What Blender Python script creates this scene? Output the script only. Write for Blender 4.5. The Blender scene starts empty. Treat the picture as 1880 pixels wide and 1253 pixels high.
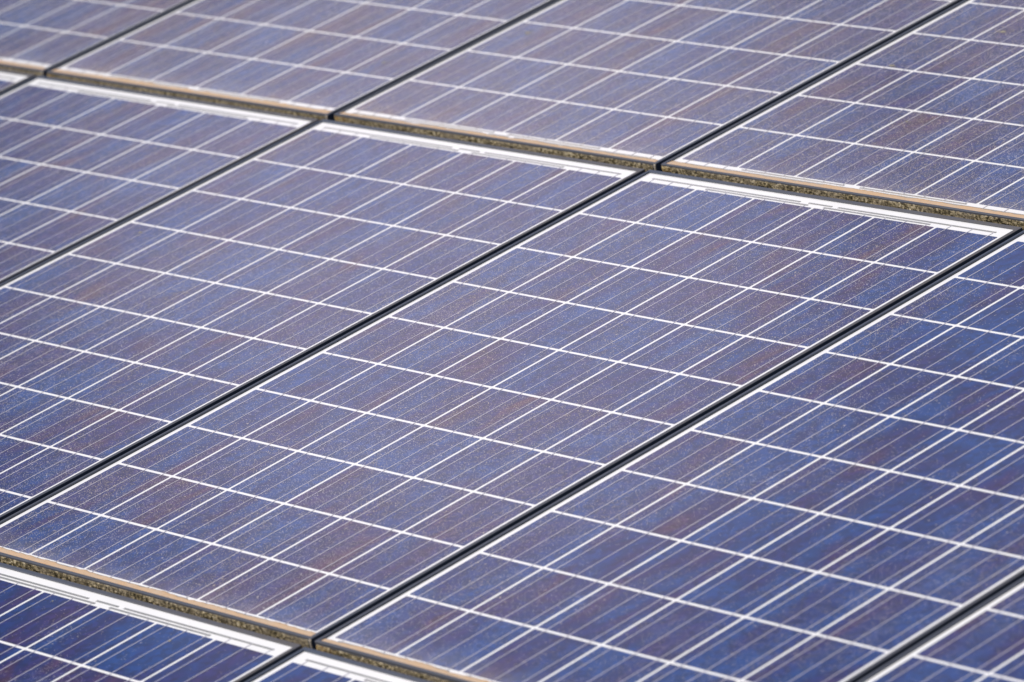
import bpy, bmesh, math, random
from mathutils import Matrix, Vector, noise

random.seed(7)
SC = bpy.context.scene
COL = SC.collection
MM = 0.001

# ---------------------------------------------------------------- layout of the array
TILT = math.radians(18.1)            # slope of the array; local y runs up the slope
RW = Matrix.Rotation(TILT, 4, 'X')
PITCH_X = 0.99340                    # panel spacing along the row
PITCH_Y = 1.67162                    # row spacing up the slope
P = 0.158                            # cell spacing
GAP = 0.0062                         # white gap between cells
CE_X = 3 * P - GAP / 2               # outer cell edges
CE_Y = 5 * P - GAP / 2
HALF_W = 0.4911                      # half width of the frame
LIP_H = 0.0026                       # height of the frame lip over the glass
LIP_SIDE = 0.0074
LIP_RIGHT = 0.0098                   # the right-hand rail has the wider lip

def w2(v):
    return RW @ Vector(v)

# ---------------------------------------------------------------- material helpers
def new_mat(name):
    m = bpy.data.materials.new(name)
    m.use_nodes = True
    nt = m.node_tree
    nt.nodes.clear()
    out = nt.nodes.new('ShaderNodeOutputMaterial')
    return m, nt, out

def N(nt, typ, **kw):
    n = nt.nodes.new(typ)
    for k, v in kw.items():
        if k in n.inputs.keys() if isinstance(k, str) else False:
            n.inputs[k].default_value = v
        else:
            setattr(n, k, v)
    return n

def L(nt, a, b):
    nt.links.new(a, b)

def math_n(nt, op, a, b=None, clamp=False):
    n = nt.nodes.new('ShaderNodeMath')
    n.operation = op
    n.use_clamp = clamp
    for i, v in enumerate((a, b)):
        if v is None:
            continue
        if isinstance(v, (int, float)):
            n.inputs[i].default_value = v
        else:
            L(nt, v, n.inputs[i])
    return n.outputs[0]

def maprange(nt, v, a, b, c=0.0, d=1.0, smooth=False):
    n = nt.nodes.new('ShaderNodeMapRange')
    n.interpolation_type = 'SMOOTHSTEP' if smooth else 'LINEAR'
    n.clamp = True
    L(nt, v, n.inputs['Value'])
    n.inputs['From Min'].default_value = a
    n.inputs['From Max'].default_value = b
    n.inputs['To Min'].default_value = c
    n.inputs['To Max'].default_value = d
    return n.outputs['Result']

def mixc(nt, fac, a, b):
    n = nt.nodes.new('ShaderNodeMix')
    n.data_type = 'RGBA'
    for sock, v in ((n.inputs[0], fac), (n.inputs[6], a), (n.inputs[7], b)):
        if isinstance(v, (int, float)):
            sock.default_value = v
        elif isinstance(v, tuple):
            sock.default_value = (*v, 1.0)
        else:
            L(nt, v, sock)
    return n.outputs[2]

def ramp(nt, fac, stops):
    n = nt.nodes.new('ShaderNodeValToRGB')
    cr = n.color_ramp
    while len(cr.elements) < len(stops):
        cr.elements.new(0.5)
    for e, (p, c) in zip(cr.elements, stops):
        e.position = p
        e.color = (*c, 1.0)
    L(nt, fac, n.inputs[0])
    return n.outputs[0]

def array_coords(nt):
    """position on the array: x along the row, y up the slope, z off the glass (metres)"""
    g = nt.nodes.new('ShaderNodeNewGeometry')
    m = nt.nodes.new('ShaderNodeMapping')
    m.vector_type = 'POINT'
    m.inputs['Rotation'].default_value = (-TILT, 0, 0)
    L(nt, g.outputs['Position'], m.inputs['Vector'])
    return m.outputs['Vector']

def scaled(nt, vec, s, off=(0, 0, 0)):
    m = nt.nodes.new('ShaderNodeMapping')
    m.inputs['Scale'].default_value = s
    m.inputs['Location'].default_value = off
    L(nt, vec, m.inputs['Vector'])
    return m.outputs['Vector']

def noise_n(nt, vec, scale, detail=2.0, rough=0.5, dist=0.0):
    n = nt.nodes.new('ShaderNodeTexNoise')
    n.inputs['Scale'].default_value = scale
    n.inputs['Detail'].default_value = detail
    n.inputs['Roughness'].default_value = rough
    n.inputs['Distortion'].default_value = dist
    L(nt, vec, n.inputs['Vector'])
    return n.outputs['Fac']

# ---------------------------------------------------------------- dust on the glass (node group)
DUST = dict(film=0.008, patch=0.030, fleck=0.80)
def make_dust_group():
    g = bpy.data.node_groups.new('glass_dust', 'ShaderNodeTree')
    g.interface.new_socket('Fac', in_out='OUTPUT', socket_type='NodeSocketFloat')
    g.interface.new_socket('Color', in_out='OUTPUT', socket_type='NodeSocketColor')
    out = g.nodes.new('NodeGroupOutput')
    v = array_coords(g)
    sep = g.nodes.new('ShaderNodeSeparateXYZ')
    L(g, v, sep.inputs[0])
    # distance from the lower edge of the panel the point lies on
    yy = math_n(g, 'ADD', sep.outputs['Y'], PITCH_Y / 2)
    yy = math_n(g, 'FLOORED_MODULO', yy, PITCH_Y)
    # where dust gathers: big drifts, and the wash at the bottom of each panel
    big = noise_n(g, scaled(g, v, (1, 0.8, 1)), 2.1, 3.0, 0.55)
    mid = noise_n(g, scaled(g, v, (1, 0.7, 1), (3.1, 7.7, 0)), 11.0, 3.0, 0.6, 0.6)
    dens = math_n(g, 'ADD', math_n(g, 'MULTIPLY', big, 0.75), math_n(g, 'MULTIPLY', mid, 0.5))
    # the panels further right and further down the slope have been rinsed cleaner
    right = maprange(g, sep.outputs['X'], 0.25, 0.85, 0.0, 0.20, True)
    down = maprange(g, sep.outputs['Y'], -0.78, -0.90, 0.0, 0.24, True)
    dens = math_n(g, 'SUBTRACT', math_n(g, 'SUBTRACT', dens, right), down)
    up = maprange(g, sep.outputs['Y'], 0.80, 0.90, 0.0, 1.0, True)
    dens = math_n(g, 'ADD', dens, math_n(g, 'MULTIPLY', up, 0.16))
    dens = maprange(g, dens, 0.36, 0.84, 0.0, 1.0)
    wob = noise_n(g, v, 30.0, 2.0)
    wash = maprange(g, math_n(g, 'ADD', yy, math_n(g, 'MULTIPLY', wob, -0.05)), 0.012, 0.085, 1.0, 0.0)
    wash = math_n(g, 'POWER', wash, 1.5)
    # flecks, two sizes
    def flecks(scale, keep, rad, off):
        vo = g.nodes.new('ShaderNodeTexVoronoi')
        vo.inputs['Scale'].default_value = scale
        vo.inputs['Randomness'].default_value = 1.0
        L(g, scaled(g, v, (1, 1, 0.0), off), vo.inputs['Vector'])
        s = g.nodes.new('ShaderNodeSeparateColor')
        L(g, vo.outputs['Color'], s.inputs[0])
        thr = maprange(g, dens, 0.0, 1.0, keep[0], keep[1])
        sel = math_n(g, 'LESS_THAN', s.outputs[0], thr)
        r = maprange(g, s.outputs[1], 0.0, 1.0, rad * 0.45, rad)
        d = math_n(g, 'LESS_THAN', vo.outputs['Distance'], r)
        return math_n(g, 'MULTIPLY', math_n(g, 'MULTIPLY', sel, d), maprange(g, s.outputs[2], 0, 1, 0.45, 1.0))
    f1 = flecks(520.0, (0.02, 0.74), 0.46, (0.3, 0.1, 0))
    f2 = flecks(170.0, (0.004, 0.15), 0.27, (1.3, 5.1, 0))
    fl = math_n(g, 'MAXIMUM', f1, f2)
    base = math_n(g, 'ADD', math_n(g, 'MULTIPLY', dens, DUST['patch']), DUST['film'])
    base = math_n(g, 'ADD', base, math_n(g, 'MULTIPLY', wash, 0.15))
    base = math_n(g, 'ADD', base, math_n(g, 'MULTIPLY', math_n(g, 'MULTIPLY', up, mid), 0.026))
    fac = math_n(g, 'ADD', base, math_n(g, 'MULTIPLY', fl, DUST['fleck']), clamp=True)
    tint = noise_n(g, v, 6.0, 2.0)
    tint = math_n(g, 'ADD', tint, math_n(g, 'MULTIPLY', up, 0.08))
    colr = mixc(g, maprange(g, tint, 0.35, 0.65), (0.55, 0.52, 0.58), (0.58, 0.49, 0.40))
    L(g, fac, out.inputs['Fac'])
    L(g, colr, out.inputs['Color'])
    return g
DUST_GROUP = make_dust_group()

def dusted(nt, shader, out, amount=1.0):
    gr = nt.nodes.new('ShaderNodeGroup')
    gr.node_tree = DUST_GROUP
    d = nt.nodes.new('ShaderNodeBsdfDiffuse')
    L(nt, gr.outputs['Color'], d.inputs['Color'])
    mx = nt.nodes.new('ShaderNodeMixShader')
    L(nt, math_n(nt, 'MULTIPLY', gr.outputs['Fac'], amount), mx.inputs[0])
    L(nt, shader, mx.inputs[1])
    L(nt, d.outputs[0], mx.inputs[2])
    L(nt, mx.outputs[0], out.inputs['Surface'])

def principled(nt, **kw):
    b = nt.nodes.new('ShaderNodeBsdfPrincipled')
    for k, v in kw.items():
        k = k.replace('_', ' ')
        s = b.inputs[k]
        if isinstance(v, (int, float)):
            s.default_value = v
        elif isinstance(v, tuple):
            s.default_value = (*v, 1.0)
        else:
            L(nt, v, s)
    return b.outputs[0]

GLASS = dict(Coat_Weight=1.0, Coat_Roughness=0.04, Coat_IOR=1.5)

def mat_cell():
    m, nt, out = new_mat('polycrystalline_silicon')
    v = array_coords(nt)
    oi = nt.nodes.new('ShaderNodeObjectInfo')
    rnd = oi.outputs['Random']
    # colour drifts that run along the cell strings and jump at the ribbons
    sep = nt.nodes.new('ShaderNodeSeparateXYZ')
    tc = nt.nodes.new('ShaderNodeTexCoord')
    L(nt, tc.outputs['Object'], sep.inputs[0])
    strip = math_n(nt, 'FLOOR', math_n(nt, 'ADD', math_n(nt, 'MULTIPLY', sep.outputs['X'], 3.0 / 0.1538), 0.0))
    wn = nt.nodes.new('ShaderNodeTexWhiteNoise')
    wn.noise_dimensions = '2D'
    cx = nt.nodes.new('ShaderNodeCombineXYZ')
    L(nt, strip, cx.inputs[0])
    L(nt, math_n(nt, 'MULTIPLY', rnd, 91.7), cx.inputs[1])
    L(nt, cx.outputs[0], wn.inputs['Vector'])
    streak = noise_n(nt, scaled(nt, v, (13, 5.2, 1)), 1.0, 3.0, 0.55, 0.7)
    broad = noise_n(nt, scaled(nt, v, (5, 2.6, 1), (2, 9, 0)), 1.0, 2.0, 0.5)
    h = math_n(nt, 'MULTIPLY', maprange(nt, streak, 0.28, 0.72), 0.46)
    h = math_n(nt, 'ADD', h, math_n(nt, 'MULTIPLY', maprange(nt, broad, 0.3, 0.7), 0.20))
    h = math_n(nt, 'ADD', h, math_n(nt, 'MULTIPLY', wn.outputs['Value'], 0.13))
    h = math_n(nt, 'ADD', h, math_n(nt, 'MULTIPLY', rnd, 0.20))
    # the cells of the right-hand part of the array came from a bluer batch
    xa = nt.nodes.new('ShaderNodeSeparateXYZ')
    L(nt, v, xa.inputs[0])
    blue = math_n(nt, 'MULTIPLY', maprange(nt, xa.outputs['X'], 0.25, 0.62, 0.0, 1.0, True),
                  maprange(nt, xa.outputs['Y'], -0.25, 0.55, 0.25, 1.0, True))
    h = math_n(nt, 'SUBTRACT', h, math_n(nt, 'MULTIPLY', blue, 0.12))
    h = math_n(nt, 'ADD', math_n(nt, 'MULTIPLY', math_n(nt, 'SUBTRACT', h, 0.5), 1.28), 0.455)
    col = ramp(nt, h, [(0.22, (0.004, 0.036, 0.168)), (0.44, (0.008, 0.020, 0.118)),
                       (0.64, (0.021, 0.014, 0.095)), (0.88, (0.060, 0.020, 0.050))])
    # crystal grains
    vo = nt.nodes.new('ShaderNodeTexVoronoi')
    vo.inputs['Scale'].default_value = 95.0
    L(nt, scaled(nt, v, (1, 1, 0)), vo.inputs['Vector'])
    gs = nt.nodes.new('ShaderNodeSeparateColor')
    L(nt, vo.outputs['Color'], gs.inputs[0])
    fine = noise_n(nt, v, 420.0, 2.0, 0.6)
    bri = math_n(nt, 'MULTIPLY', maprange(nt, gs.outputs[0], 0, 1, 0.70, 1.32), maprange(nt, fine, 0.3, 0.7, 0.85, 1.15))
    mul = nt.nodes.new('ShaderNodeMix')
    mul.data_type = 'RGBA'
    mul.blend_type = 'MULTIPLY'
    mul.inputs[0].default_value = 1.0
    L(nt, col, mul.inputs[6])
    L(nt, bri, mul.inputs[7])
    sh = principled(nt, Base_Color=mul.outputs[2], Roughness=0.45, Specular_IOR_Level=0.1, **GLASS)
    dusted(nt, sh, out)
    return m

def mat_backsheet():
    m, nt, out = new_mat('white_backsheet')
    v = array_coords(nt)
    n = noise_n(nt, v, 18.0, 3.0)
    col = mixc(nt, maprange(nt, n, 0.3, 0.7), (0.83, 0.82, 0.83), (0.79, 0.78, 0.80))
    sh = principled(nt, Base_Color=col, Roughness=0.6, Specular_IOR_Level=0.2, **GLASS)
    dusted(nt, sh, out, 0.40)
    return m

def mat_ribbon(name, c, rough, metal):
    m, nt, out = new_mat(name)
    v = array_coords(nt)
    n = noise_n(nt, v, 60.0, 3.0)
    col = mixc(nt, maprange(nt, n, 0.3, 0.7), c, tuple(x * 0.78 for x in c))
    sh = principled(nt, Base_Color=col, Roughness=rough, Metallic=metal, **GLASS)
    dusted(nt, sh, out)
    return m

def mat_frame():
    m, nt, out = new_mat('black_anodised_aluminium')
    v = array_coords(nt)
    at = nt.nodes.new('ShaderNodeAttribute')
    at.attribute_name = 'grime'
    gsep = nt.nodes.new('ShaderNodeSeparateColor')
    L(nt, at.outputs['Color'], gsep.inputs[0])
    n1 = noise_n(nt, v, 55.0, 4.0, 0.65)
    n2 = noise_n(nt, scaled(nt, v, (1, 1, 1), (4, 4, 4)), 400.0, 2.0, 0.6)
    dirt = math_n(nt, 'MULTIPLY', gsep.outputs[0], maprange(nt, n1, 0.30, 0.68, 0.35, 1.0))
    dirt = math_n(nt, 'MULTIPLY', dirt, maprange(nt, n2, 0.3, 0.7, 0.7, 1.0), clamp=True)
    speck = math_n(nt, 'GREATER_THAN', n2, 0.69)
    dirt = math_n(nt, 'MAXIMUM', dirt, math_n(nt, 'MULTIPLY', speck, 0.18))
    metal = principled(nt, Base_Color=(0.054, 0.066, 0.098), Roughness=0.30, Metallic=0.0, Specular_IOR_Level=0.62)
    d = nt.nodes.new('ShaderNodeBsdfDiffuse')
    dc = mixc(nt, maprange(nt, n1, 0.35, 0.65), (0.165, 0.138, 0.120), (0.125, 0.110, 0.100))
    L(nt, dc, d.inputs['Color'])
    mx = nt.nodes.new('ShaderNodeMixShader')
    L(nt, dirt, mx.inputs[0])
    L(nt, metal, mx.inputs[1])
    L(nt, d.outputs[0], mx.inputs[2])
    L(nt, mx.outputs[0], out.inputs['Surface'])
    return m

def mat_sand():
    m, nt, out = new_mat('dried_tan_silt')
    v = array_coords(nt)
    n1 = noise_n(nt, scaled(nt, v, (1, 3, 3)), 22.0, 4.0, 0.6)
    n2 = noise_n(nt, v, 350.0, 3.0, 0.65)
    col = mixc(nt, maprange(nt, n1, 0.3, 0.7), (0.54, 0.36, 0.225), (0.50, 0.385, 0.295))
    col = mixc(nt, maprange(nt, n2, 0.55, 0.75, 0.0, 0.7), col, (0.28, 0.19, 0.115))
    b = nt.nodes.new('ShaderNodeBsdfDiffuse')
    L(nt, col, b.inputs['Color'])
    L(nt, b.outputs[0], out.inputs['Surface'])
    return m

def mat_moss():
    m, nt, out = new_mat('olive_moss_and_lichen')
    v = array_coords(nt)
    n1 = noise_n(nt, v, 160.0, 3.0, 0.6)
    n2 = noise_n(nt, scaled(nt, v, (1, 1, 1), (5, 2, 1)), 230.0, 4.0, 0.65)
    n3 = noise_n(nt, scaled(nt, v, (1, 1, 1), (9, 3, 1)), 14.0, 2.0, 0.5)
    col = ramp(nt, n1, [(0.33, (0.030, 0.026, 0.018)), (0.44, (0.150, 0.122, 0.070)),
                        (0.54, (0.32, 0.26, 0.16)), (0.66, (0.58, 0.50, 0.36))])
    col = mixc(nt, maprange(nt, n3, 0.46, 0.66, 0.0, 0.75), col, (0.27, 0.225, 0.165))
    col = mixc(nt, maprange(nt, n2, 0.53, 0.68, 0.0, 0.85), col, (0.022, 0.020, 0.013))
    at = nt.nodes.new('ShaderNodeAttribute')
    at.attribute_name = 'grime'
    s = nt.nodes.new('ShaderNodeSeparateColor')
    L(nt, at.outputs['Color'], s.inputs[0])
    lich = mixc(nt, maprange(nt, n1, 0.4, 0.62), (0.36, 0.19, 0.055), (0.56, 0.42, 0.17))
    col = mixc(nt, s.outputs[0], col, lich)
    b = nt.nodes.new('ShaderNodeBsdfDiffuse')
    L(nt, col, b.inputs['Color'])
    L(nt, b.outputs[0], out.inputs['Surface'])
    return m

def mat_plain(name, c, rough=0.7, var=0.25, scale=30):
    m, nt, out = new_mat(name)
    v = array_coords(nt)
    n = noise_n(nt, v, scale, 4.0, 0.6)
    col = mixc(nt, maprange(nt, n, 0.3, 0.7), c, tuple(x * (1 - var) for x in c))
    L(nt, principled(nt, Base_Color=col, Roughness=rough), out.inputs['Surface'])
    return m

M_CELL = mat_cell()
M_BACK = mat_backsheet()
M_BUS = mat_ribbon('tinned_ribbon', (0.56, 0.53, 0.61), 0.5, 0.0)
M_END = mat_ribbon('tinned_end_ribbon', (0.27, 0.27, 0.265), 0.5, 0.0)
M_FRAME = mat_frame()
M_SAND = mat_sand()
M_MOSS = mat_moss()
M_ROOF = mat_plain('dark_roofing_felt', (0.035, 0.035, 0.038), 0.9)
M_HIGHLIGHT = mat_plain('painted_highlight', (0.42, 0.36, 0.29), 0.8, 0.45, 500)  # pale tan colour standing in for the highlight on the frame corner
M_SPOT = mat_plain('dried_droppings', (0.30, 0.27, 0.21), 0.9, 0.35, 300)

# ---------------------------------------------------------------- meshes
def mesh_from(name, verts, faces, mat, smooth=False, grime=None):
    me = bpy.data.meshes.new(name)
    me.from_pydata(verts, [], faces)
    me.materials.append(mat)
    if smooth:
        for p in me.polygons:
            p.use_smooth = True
    if grime is not None:
        ca = me.color_attributes.new('grime', 'FLOAT_COLOR', 'POINT')
        for i, g in enumerate(grime):
            ca.data[i].color = (g, g, g, 1)
    me.update()
    return me

def slab(name, x0, x1, y0, y1, z0, z1, mat):
    v = [(x0, y0, z0), (x1, y0, z0), (x1, y1, z0), (x0, y1, z0),
         (x0, y0, z1), (x1, y0, z1), (x1, y1, z1), (x0, y1, z1)]
    f = [(3, 2, 1, 0), (4, 5, 6, 7), (0, 1, 5, 4), (1, 2, 6, 5), (2, 3, 7, 6), (3, 0, 4, 7)]
    return mesh_from(name, v, f, mat)

def cell_mesh():
    """square silicon wafer with slightly cropped corners, 0.25 mm thick"""
    a, c = P / 2 - GAP / 2, 0.0016
    ring = [(-a + c, -a), (a - c, -a), (a, -a + c), (a, a - c), (a - c, a), (-a + c, a), (-a, a - c), (-a, -a + c)]
    n = len(ring)
    v = [(x, y, -0.00025) for x, y in ring] + [(x, y, 0) for x, y in ring]
    f = [tuple(reversed(range(n))), tuple(range(n, 2 * n))]
    f += [(i, (i + 1) % n, n + (i + 1) % n, n + i) for i in range(n)]
    return mesh_from('solar_cell', v, f, M_CELL)

def frame_mesh(y0, y1, lip_bot, lip_top):
    """mitred aluminium frame swept round the panel, outer edge rounded"""
    H, r, D = LIP_H, 0.0013, -0.038
    prof = [(0.0, D), (0.0, -0.002)]
    for k in range(5):
        a = k / 4 * math.pi / 2
        prof.append((r - r * math.cos(a), H - r + r * math.sin(a)))
    # scaled part of the lip follows
    lipp = [(0.86, H), (1.0, H - 0.0006), (1.0, -0.0012)]
    loops = []
    def ring(off, z, frac):
        """off: metres inward from the outside; frac: fraction of the lip (None -> off used)"""
        if frac is None:
            dl = dr = db = dt = off
        else:
            dl, dr = frac * LIP_SIDE, frac * LIP_RIGHT
            db, dt = frac * lip_bot, frac * lip_top
        x0, x1, a, b = -HALF_W + dl, HALF_W - dr, y0 + db, y1 - dt
        c = max(0.0016 - off * 0.9, 0.0001) if frac is None else 0.0001
        pts = []
        for (cx, cy, sx, sy, st) in ((x0, a, 1, 1, 180), (x1, a, -1, 1, 270), (x1, b, -1, -1, 0), (x0, b, 1, -1, 90)):
            for k in range(4):
                t = math.radians(st + k * 30)
                pts.append((cx + sx * c + c * math.cos(t), cy + sy * c + c * math.sin(t), z))
        return pts
    for off, z in prof:
        loops.append(ring(off, z, None))
    for fr, z in lipp:
        loops.append(ring(0, z, fr))
    loops.append(ring(0.014, -0.0012, None) if False else ring(0, -0.0016, 1.0))
    n = 16
    v = [p for lo in loops for p in lo]
    f = []
    for j in range(len(loops) - 1):
        for i in range(n):
            f.append((j * n + i, j * n + (i + 1) % n, (j + 1) * n + (i + 1) % n, (j + 1) * n + i))
    gr = []
    for (x, y, z) in v:
        g = 0.02
        top = z > LIP_H - 0.0012
        if x > HALF_W - LIP_RIGHT - 0.0005 and top:
            g = 0.88                                  # browner right lip
        if y < y0 + lip_bot + 0.001 and top:
            g = 0.33
        if y < y0 + 0.0008 and z < LIP_H - 0.0005:
            g = 0.50                                  # dirty front
        gr.append(g)
    me = mesh_from('frame', v, f, M_FRAME, smooth=False, grime=gr)
    return me

def dirt_mesh(y_lo, width, seed):
    """wedge of dried silt left on the glass against the lower lip, ragged upper edge"""
    x0, x1 = -HALF_W + LIP_SIDE, HALF_W - LIP_RIGHT
    nx = 420
    v, f = [], []
    for i in range(nx + 1):
        x = x0 + (x1 - x0) * i / nx
        w = width * (0.92 + 0.30 * noise.noise((x * 14, seed, 0.3)) + 0.16 * noise.noise((x * 70, seed, 2.3)))
        tk = 0.0011 + 0.0005 * noise.noise((x * 45, seed, 7))
        e = min(i, nx - i) / nx * 0.97
        prof = [(0.0, tk), (0.45, tk * 0.75), (0.85, 0.00055), (1.0, 0.0003), (1.0, -0.0002)]
        for q, z in prof:
            v.append((x, y_lo + q * w, z))
    k = 5
    for i in range(nx):
        for j in range(k - 1):
            a = i * k + j
            f.append((a, a + k, a + k + 1, a + 1))
    return mesh_from('dirt_band', v, f, M_SAND, smooth=True)

def moss_mesh(y_face, seed, drop):
    """cushion of moss growing on the front face of the lower frame rail"""
    rnd = random.Random(seed)
    x0, x1 = -HALF_W + 0.002, HALF_W - 0.011
    nx, nz = 640, 7
    v, f, g = [], [], []
    for i in range(nx + 1):
        x = x0 + (x1 - x0) * i / nx
        low = noise.noise((x * 6, seed * 1.7, 0)) * 0.5 + noise.noise((x * 28, seed * 1.7, 4)) * 0.3
        top = LIP_H - 0.0016 - drop * (0.6 + 0.9 * low) - 0.0013 * (0.5 + noise.noise((x * 170, seed, 1)))
        top = min(top, LIP_H - 0.0011)
        bot = -0.0225
        for j in range(nz + 1):
            q = j / nz
            z = top + (bot - top) * q
            bulge = math.sin(min(1.0, q * 2.2) * math.pi / 2)
            d = 0.0002 + bulge * 0.0026 * (0.55 + 0.75 * noise.noise((x * 190, z * 260, seed)) + 0.35 * noise.noise((x * 520, z * 520, seed)))
            d *= max(0.0, 0.72 + 1.0 * low)
            if j == 0:
                d = -0.0004
            v.append((x, y_face - d, z))
            g.append(max(0.0, 1 - (x - x0) / 0.06) * (0.5 + 0.5 * noise.noise((x * 90, z * 300, seed + 3))) if seed % 2 else
                     max(0.0, 1 - (x - x0) / 0.03) * 0.5)
    k = nz + 1
    for i in range(nx):
        for j in range(nz):
            a = i * k + j
            f.append((a, a + 1, a + k + 1, a + k))
    # tufts standing out of the cushion
    for t in range(4200):
        i = rnd.randrange(3, nx - 3)
        j = rnd.randrange(1, nz)
        bx, by, bz = v[i * k + j]
        s = rnd.uniform(0.0005, 0.0016)
        tip = (bx + rnd.uniform(-1, 1) * s, by - rnd.uniform(0.6, 2.0) * s, bz + rnd.uniform(0.2, 1.6) * s)
        b = len(v)
        v += [(bx - s * .5, by + .0002, bz), (bx + s * .5, by + .0002, bz), (bx, by + .0002, bz + s * .7), tip]
        f += [(b, b + 1, b + 3), (b + 1, b + 2, b + 3), (b + 2, b, b + 3)]
        g += [g[i * k + j]] * 4
    return mesh_from('moss', v, f, M_MOSS, smooth=False, grime=g)

def corner_highlight_mesh(y_face):
    """pale strip painted in as the sunlit corner edge, right end of lower rail"""
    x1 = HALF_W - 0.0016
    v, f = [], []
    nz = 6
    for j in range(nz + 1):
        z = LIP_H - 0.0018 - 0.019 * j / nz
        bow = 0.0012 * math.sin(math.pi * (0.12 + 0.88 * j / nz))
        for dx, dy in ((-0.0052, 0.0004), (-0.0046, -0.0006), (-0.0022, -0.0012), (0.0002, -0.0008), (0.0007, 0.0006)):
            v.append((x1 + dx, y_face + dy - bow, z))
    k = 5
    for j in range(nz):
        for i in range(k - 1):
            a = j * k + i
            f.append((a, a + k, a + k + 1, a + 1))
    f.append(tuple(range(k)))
    return mesh_from('corner_highlight', v, f, M_HIGHLIGHT, smooth=True)

def spot_mesh(r, seed, squash=0.7):
    rnd = random.Random(seed)
    n = 22
    v = [(0, 0, 0.0009)]
    for k in range(n):
        a = 2 * math.pi * k / n
        q = r * (0.55 + 0.65 * abs(noise.noise((math.cos(a) * 1.7, math.sin(a) * 1.7, seed * 3.1))) + rnd.uniform(-.08, .12))
        v.append((math.cos(a) * q, math.sin(a) * q * squash, 0.0003))
    f = [(0, 1 + k, 1 + (k + 1) % n) for k in range(n)]
    # a few crumbs beside it
    for c in range(7):
        a, d, s = rnd.uniform(0, 6.28), r * rnd.uniform(0.9, 2.2), r * rnd.uniform(.06, .2)
        b = len(v)
        cx, cy = math.cos(a) * d, math.sin(a) * d
        v += [(cx + s * math.cos(q), cy + s * math.sin(q), 0.0003) for q in (0, 1.3, 2.5, 3.8, 5)] + [(cx, cy, 0.0007)]
        f += [(b + i, b + (i + 1) % 5, b + 5) for i in range(5)]
    return mesh_from('smudge', v, f, M_SPOT, smooth=True)

# ---------------------------------------------------------------- objects
def add(name, me, parent=None, loc=(0, 0, 0), rotz=0.0, label=None):
    o = bpy.data.objects.new(name, me)
    COL.objects.link(o)
    o.location = loc
    o.rotation_euler = (0, 0, rotz)
    if parent:
        o.parent = parent
    if label:
        o['label'] = label
    return o

CELL = cell_mesh()

def make_panel(name, y_bot, y_top, lip_bot, lip_top, box_at_top, dirt_w, moss_drop, seed):
    """one panel: frame > corner_highlight, backsheet, 60 cells, 18 long ribbons, end ribbons, silt, moss"""
    root = bpy.data.objects.new(name, None)
    root.empty_display_size = 0.2
    COL.objects.link(root)
    fr = add('frame', frame_mesh(y_bot, y_top, lip_bot, lip_top), root)
    add('corner_highlight', corner_highlight_mesh(y_bot), fr)
    ix = HALF_W - LIP_SIDE
    add('backsheet', slab('backsheet', -ix - 0.004, ix + 0.004, y_bot + lip_bot - 0.004, y_top - lip_top + 0.004,
                          -0.0045, -0.0005, M_BACK), root)
    for c in range(6):
        for r in range(10):
            add('solar_cell', CELL, root, ((c - 2.5) * P, (4.5 - r) * P, -0.0002))
    # tabbing ribbons over each column of cells
    flip = 1 if box_at_top else -1
    far, near = CE_Y + 0.0165, CE_Y + 0.006
    end_far = (CE_Y + 0.0065)
    rw = 0.0009
    for c in range(6):
        for k in range(3):
            x = (c - 2.5) * P + (k - 1) * P / 3
            hi = far if c in (0, 5) else near
            lo = -end_far
            a, b = (lo, hi) if box_at_top else (-hi, -lo)
            if not hasattr(make_panel, 'cache'):
                make_panel.cache = {}
            key = (round(a, 5), round(b, 5))
            if key not in make_panel.cache:
                make_panel.cache[key] = slab('busbar_ribbon', -rw, rw, a, b, -0.00045, 0.00012, M_BUS)
            add('busbar_ribbon', make_panel.cache[key], root, (x, 0, 0))
    # end ribbons on the white margins
    def endr(c0, c1, d, side, hw=0.0023):
        y = side * (CE_Y + d)
        x0, x1 = (c0 - 3) * P, (c1 - 3) * P
        key = ('e', round(x0, 4), round(x1, 4), round(y, 4))
        if key not in make_panel.cache:
            make_panel.cache[key] = slab('end_ribbon', x0, x1, y - hw, y + hw, -0.0005, -0.00005, M_END)
        add('end_ribbon', make_panel.cache[key], root)
    for c0, c1 in ((1.12, 2.87), (3.13, 4.87)):
        endr(c0, c1, 0.0068, flip)
    for c0, c1 in ((0.12, 2.69), (2.83, 3.22), (3.32, 5.86)):
        endr(c0, c1, 0.0150, flip)
    for c0, c1 in ((0.13, 1.87), (2.13, 3.87), (4.13, 5.87)):
        endr(c0, c1, 0.0070, -flip)
    add('dirt_band', dirt_mesh(y_bot + lip_bot, dirt_w, seed * 3.7), root)
    add('moss', moss_mesh(y_bot, seed, moss_drop), root)
    return root

def copy_panel(src, name):
    r = src.copy()
    r.name = name
    COL.objects.link(r)
    for ch in list(src.children):
        c = ch.copy()
        COL.objects.link(c)
        c.parent = r
        for g in list(ch.children):
            d = g.copy()
            COL.objects.link(d)
            d.parent = c
    return r

# the middle and lower rows have the junction-box end up the slope, the upper row down the slope
P_MAIN = make_panel('solar_panel', -(CE_Y + 0.0256), CE_Y + 0.0430, 0.0064, 0.0092, True, 0.0150, 0.0009, 1)
P_UP = make_panel('solar_panel', -(CE_Y + 0.0365), CE_Y + 0.0330, 0.0058, 0.0072, False, 0.0165, 0.0002, 2)

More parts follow.
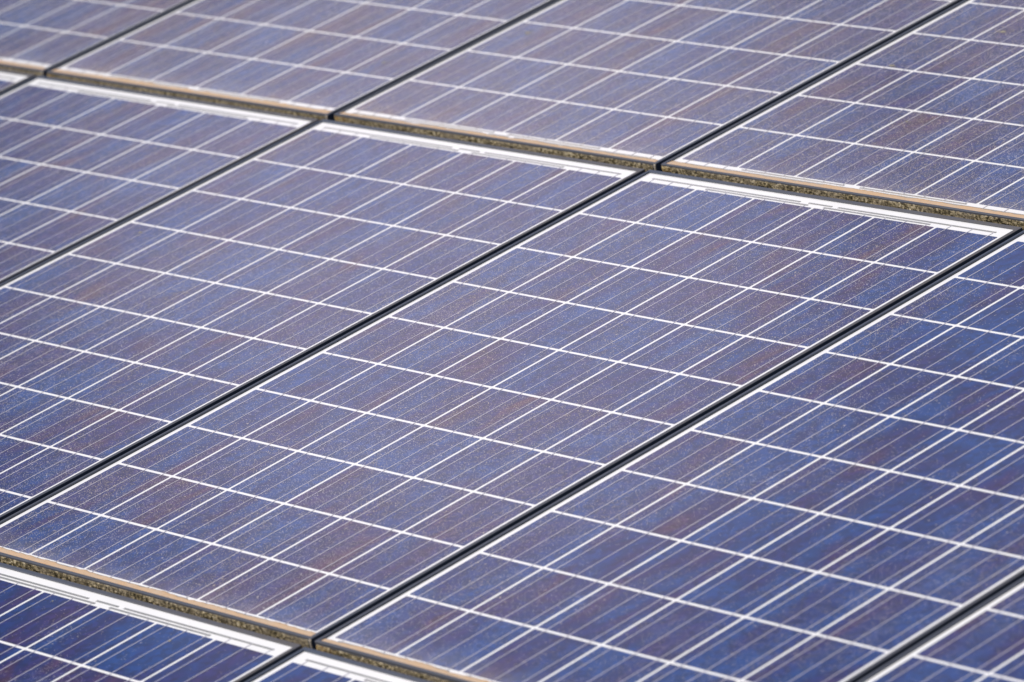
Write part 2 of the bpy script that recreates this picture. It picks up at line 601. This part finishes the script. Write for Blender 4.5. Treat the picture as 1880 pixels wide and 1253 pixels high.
ROW = {-1: 'lower', 0: 'middle', 1: 'upper'}
OFF = {(-3, 1): (-.8, -1.6, 0), (-2, 0): (0.2, -5.0, -.2), (-2, 1): (.2, -2.1, 0), (-1, 0): (-2.1, -2.8, 0), (-1, 1): (.6, 4.7, .1),
       (0, -1): (1.1, 6.8, .2), (0, 0): (-.5, -1.5, 0), (0, 1): (1.4, 5.9, .2), (1, 0): (-.3, -4.8, 0), (2, 0): (-.6, 1.2, 0),
       (1, -1): (0.4, 4.6, .1), (-3, 0): (-.6, -3, 0)}
LABELS = {
    (0, 0): 'whole blue and purple solar panel in the middle, sharpest, tan silt on lower edge',
    (-1, 0): 'dusty blue solar panel left of the sharp whole middle panel, across the black seam',
    (1, 0): 'deep blue solar panel right of the sharp whole middle panel, filling the lower right',
    (-2, 0): 'blurred purplish solar panel at the left border of the middle row',
    (-3, 0): 'tiny white sliver of solar panel at the left border, below the blurred tan ledge',
    (2, 0): 'dark blue corner of solar panel in the bottom right corner beyond the black seam',
    (0, -1): 'clean dark blue solar panel in the bottom left corner, below the mossy ledge',
    (1, -1): 'tip of solar panel with wide white margin, cut off by the bottom border',
    (-3, 1): 'most blurred solar panel, in the top left corner of the picture',
    (-2, 1): 'blurred greyish blue solar panel in the upper row, second from the left',
    (-1, 1): 'pale blue solar panel in the upper row, third from the left, widest one there',
    (0, 1): 'speckled solar panel in the top right corner, olive moss along its lower ledge',
}
GROUP = 'solar panels mounted in rows'
panels = {}
first = {0: True, 1: True}
for key in sorted(LABELS, key=lambda k: (k != (0, 0), k != (0, 1), k)):
    c, r = key
    up = 1 if r == 1 else 0
    src = P_UP if up else P_MAIN
    if first[up]:
        o = src
        first[up] = False
    else:
        o = copy_panel(src, 'solar_panel')
    dx, dy, dz = OFF[key]
    o.location = w2((c * PITCH_X + dx * MM, r * PITCH_Y + dy * MM, dz * MM))
    o.rotation_euler = (TILT, 0, 0)
    o['label'] = LABELS[key]
    o['category'] = 'solar panel'
    o['group'] = GROUP
    panels[key] = o

# ledges differ from panel to panel: other growth and silt on some of the copies
def swap(key, part, me):
    for ch in panels[key].children:
        if ch.name.split('.')[0] == part:
            ch.data = me
yb_m, yb_u = -(CE_Y + 0.0256), -(CE_Y + 0.0365)
swap((1, 0), 'moss', moss_mesh(yb_m, 5, 0.0045))
swap((1, 0), 'dirt_band', dirt_mesh(yb_m + 0.0064, 0.0135, 31.0))
swap((-1, 1), 'moss', moss_mesh(yb_u, 3, 0.0012))
swap((-1, 1), 'dirt_band', dirt_mesh(yb_u + 0.0058, 0.0145, 17.0))
swap((-2, 1), 'moss', moss_mesh(yb_u, 4, 0.0030))
swap((-2, 1), 'dirt_band', dirt_mesh(yb_u + 0.0058, 0.0180, 23.0))
swap((-3, 1), 'moss', moss_mesh(yb_u, 6, 0.0035))

# dried smudges on the glass
for key, x, y, rad, sd in (((0, -1), 0.240, 0.752, 0.0045, 1), ((0, -1), -0.108, 0.770, 0.003, 2), ((0, 1), -0.385, -0.305, 0.009, 3),
                           ((0, 1), -0.275, -0.109, 0.010, 4), ((-1, 1), -0.408, -0.363, 0.010, 5), ((-1, 0), -0.403, 0.284, 0.006, 6),
                           ((-2, 1), 0.368, -0.569, 0.008, 7), ((0, 1), -0.13, -0.52, 0.005, 8), ((0, 1), -0.22, -0.61, 0.004, 9)):
    add('smudge', spot_mesh(rad, sd), panels[key], (x, y, 0))

# ---------------------------------------------------------------- roof below
roof = add('roof', slab('roof', -7, 6, -6, 7, -0.16, -0.12, M_ROOF))
roof.rotation_euler = (TILT, 0, 0)
roof['kind'] = 'structure'
roof['label'] = 'dark roof surface under the solar panels'

# ---------------------------------------------------------------- light
sun_p = Vector((-0.40, -0.42, 0.82)).normalized()
sun_w = (RW.to_3x3() @ sun_p).normalized()
el = math.asin(sun_w.z)
az = math.atan2(sun_w.x, sun_w.y)
ADDED_GLOW_DIR = (-0.766, 0.412, 0.494)
world = bpy.data.worlds.new('World')
SC.world = world
world.use_nodes = True
wn = world.node_tree
wn.nodes.clear()
sky = wn.nodes.new('ShaderNodeTexSky')
sky.sky_type = 'NISHITA'
sky.sun_disc = False
sky.sun_elevation = el
sky.sun_rotation = az
sky.air_density = 1.0
sky.dust_density = 0.6
sky.ozone_density = 2.5
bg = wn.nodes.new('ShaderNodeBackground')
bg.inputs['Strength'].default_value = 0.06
wo = wn.nodes.new('ShaderNodeOutputWorld')
# added bright sky patch, mirrored mid-view, imitates lens vignetting; scattered cloud is invented too
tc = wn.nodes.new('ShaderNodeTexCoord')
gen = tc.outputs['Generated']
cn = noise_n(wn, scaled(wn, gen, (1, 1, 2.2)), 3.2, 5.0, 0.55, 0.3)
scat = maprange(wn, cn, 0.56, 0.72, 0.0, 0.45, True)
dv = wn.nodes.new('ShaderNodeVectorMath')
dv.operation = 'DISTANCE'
dv.inputs[1].default_value = ADDED_GLOW_DIR
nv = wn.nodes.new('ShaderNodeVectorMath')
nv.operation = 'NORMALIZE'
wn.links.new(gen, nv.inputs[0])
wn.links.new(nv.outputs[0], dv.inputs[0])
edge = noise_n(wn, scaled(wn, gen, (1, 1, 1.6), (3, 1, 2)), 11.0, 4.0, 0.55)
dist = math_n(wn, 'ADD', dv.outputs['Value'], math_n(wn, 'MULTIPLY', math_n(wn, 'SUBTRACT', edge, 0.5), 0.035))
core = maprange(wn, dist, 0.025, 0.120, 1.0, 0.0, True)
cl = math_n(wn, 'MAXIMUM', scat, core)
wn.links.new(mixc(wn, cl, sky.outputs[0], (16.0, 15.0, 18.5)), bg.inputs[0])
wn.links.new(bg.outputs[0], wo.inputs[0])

ld = bpy.data.lights.new('sun', 'SUN')
ld.energy = 4.8
ld.angle = math.radians(0.53)
ld.color = (1.0, 0.95, 0.88)
lo = bpy.data.objects.new('sun', ld)
COL.objects.link(lo)
lo.rotation_euler = sun_w.to_track_quat('Z', 'Y').to_euler()
lo.location = sun_w * 20

# ---------------------------------------------------------------- camera
R = ((0.6390272279246767, 0.7312616847420754, -0.23853836253123875),
     (0.1256517006325489, -0.405195869882729, -0.9055539504403519),
     (-0.7588516667301004, 0.5487008797679843, -0.350815467792953))
C = (7.238933498273534, -5.169930470686867, 3.4048994754393602)
right, down, fwd = (Vector(r) for r in R)
m = Matrix.Identity(4)
for i, ax in enumerate((right, -down, -fwd)):
    for j in range(3):
        m[j][i] = ax[j]
for j in range(3):
    m[j][3] = C[j]
cd = bpy.data.cameras.new('camera')
cam = bpy.data.objects.new('camera', cd)
COL.objects.link(cam)
cam.matrix_world = RW @ m
cd.sensor_fit = 'HORIZONTAL'
cd.sensor_width = 36.0
cd.lens = 10168.9 / 1880 * 36.0
cd.clip_start = 0.1
cd.clip_end = 500
cd.dof.use_dof = True
cd.dof.focus_distance = 9.62
cd.dof.aperture_fstop = 5.0
SC.camera = cam

SC.view_settings.view_transform = 'Standard'
SC.view_settings.look = 'None'
SC.view_settings.exposure = 0.0
SC.view_settings.gamma = 1.0
SC.view_settings.use_curve_mapping = False
SC.render.engine = 'CYCLES'
SC.cycles.max_bounces = 6
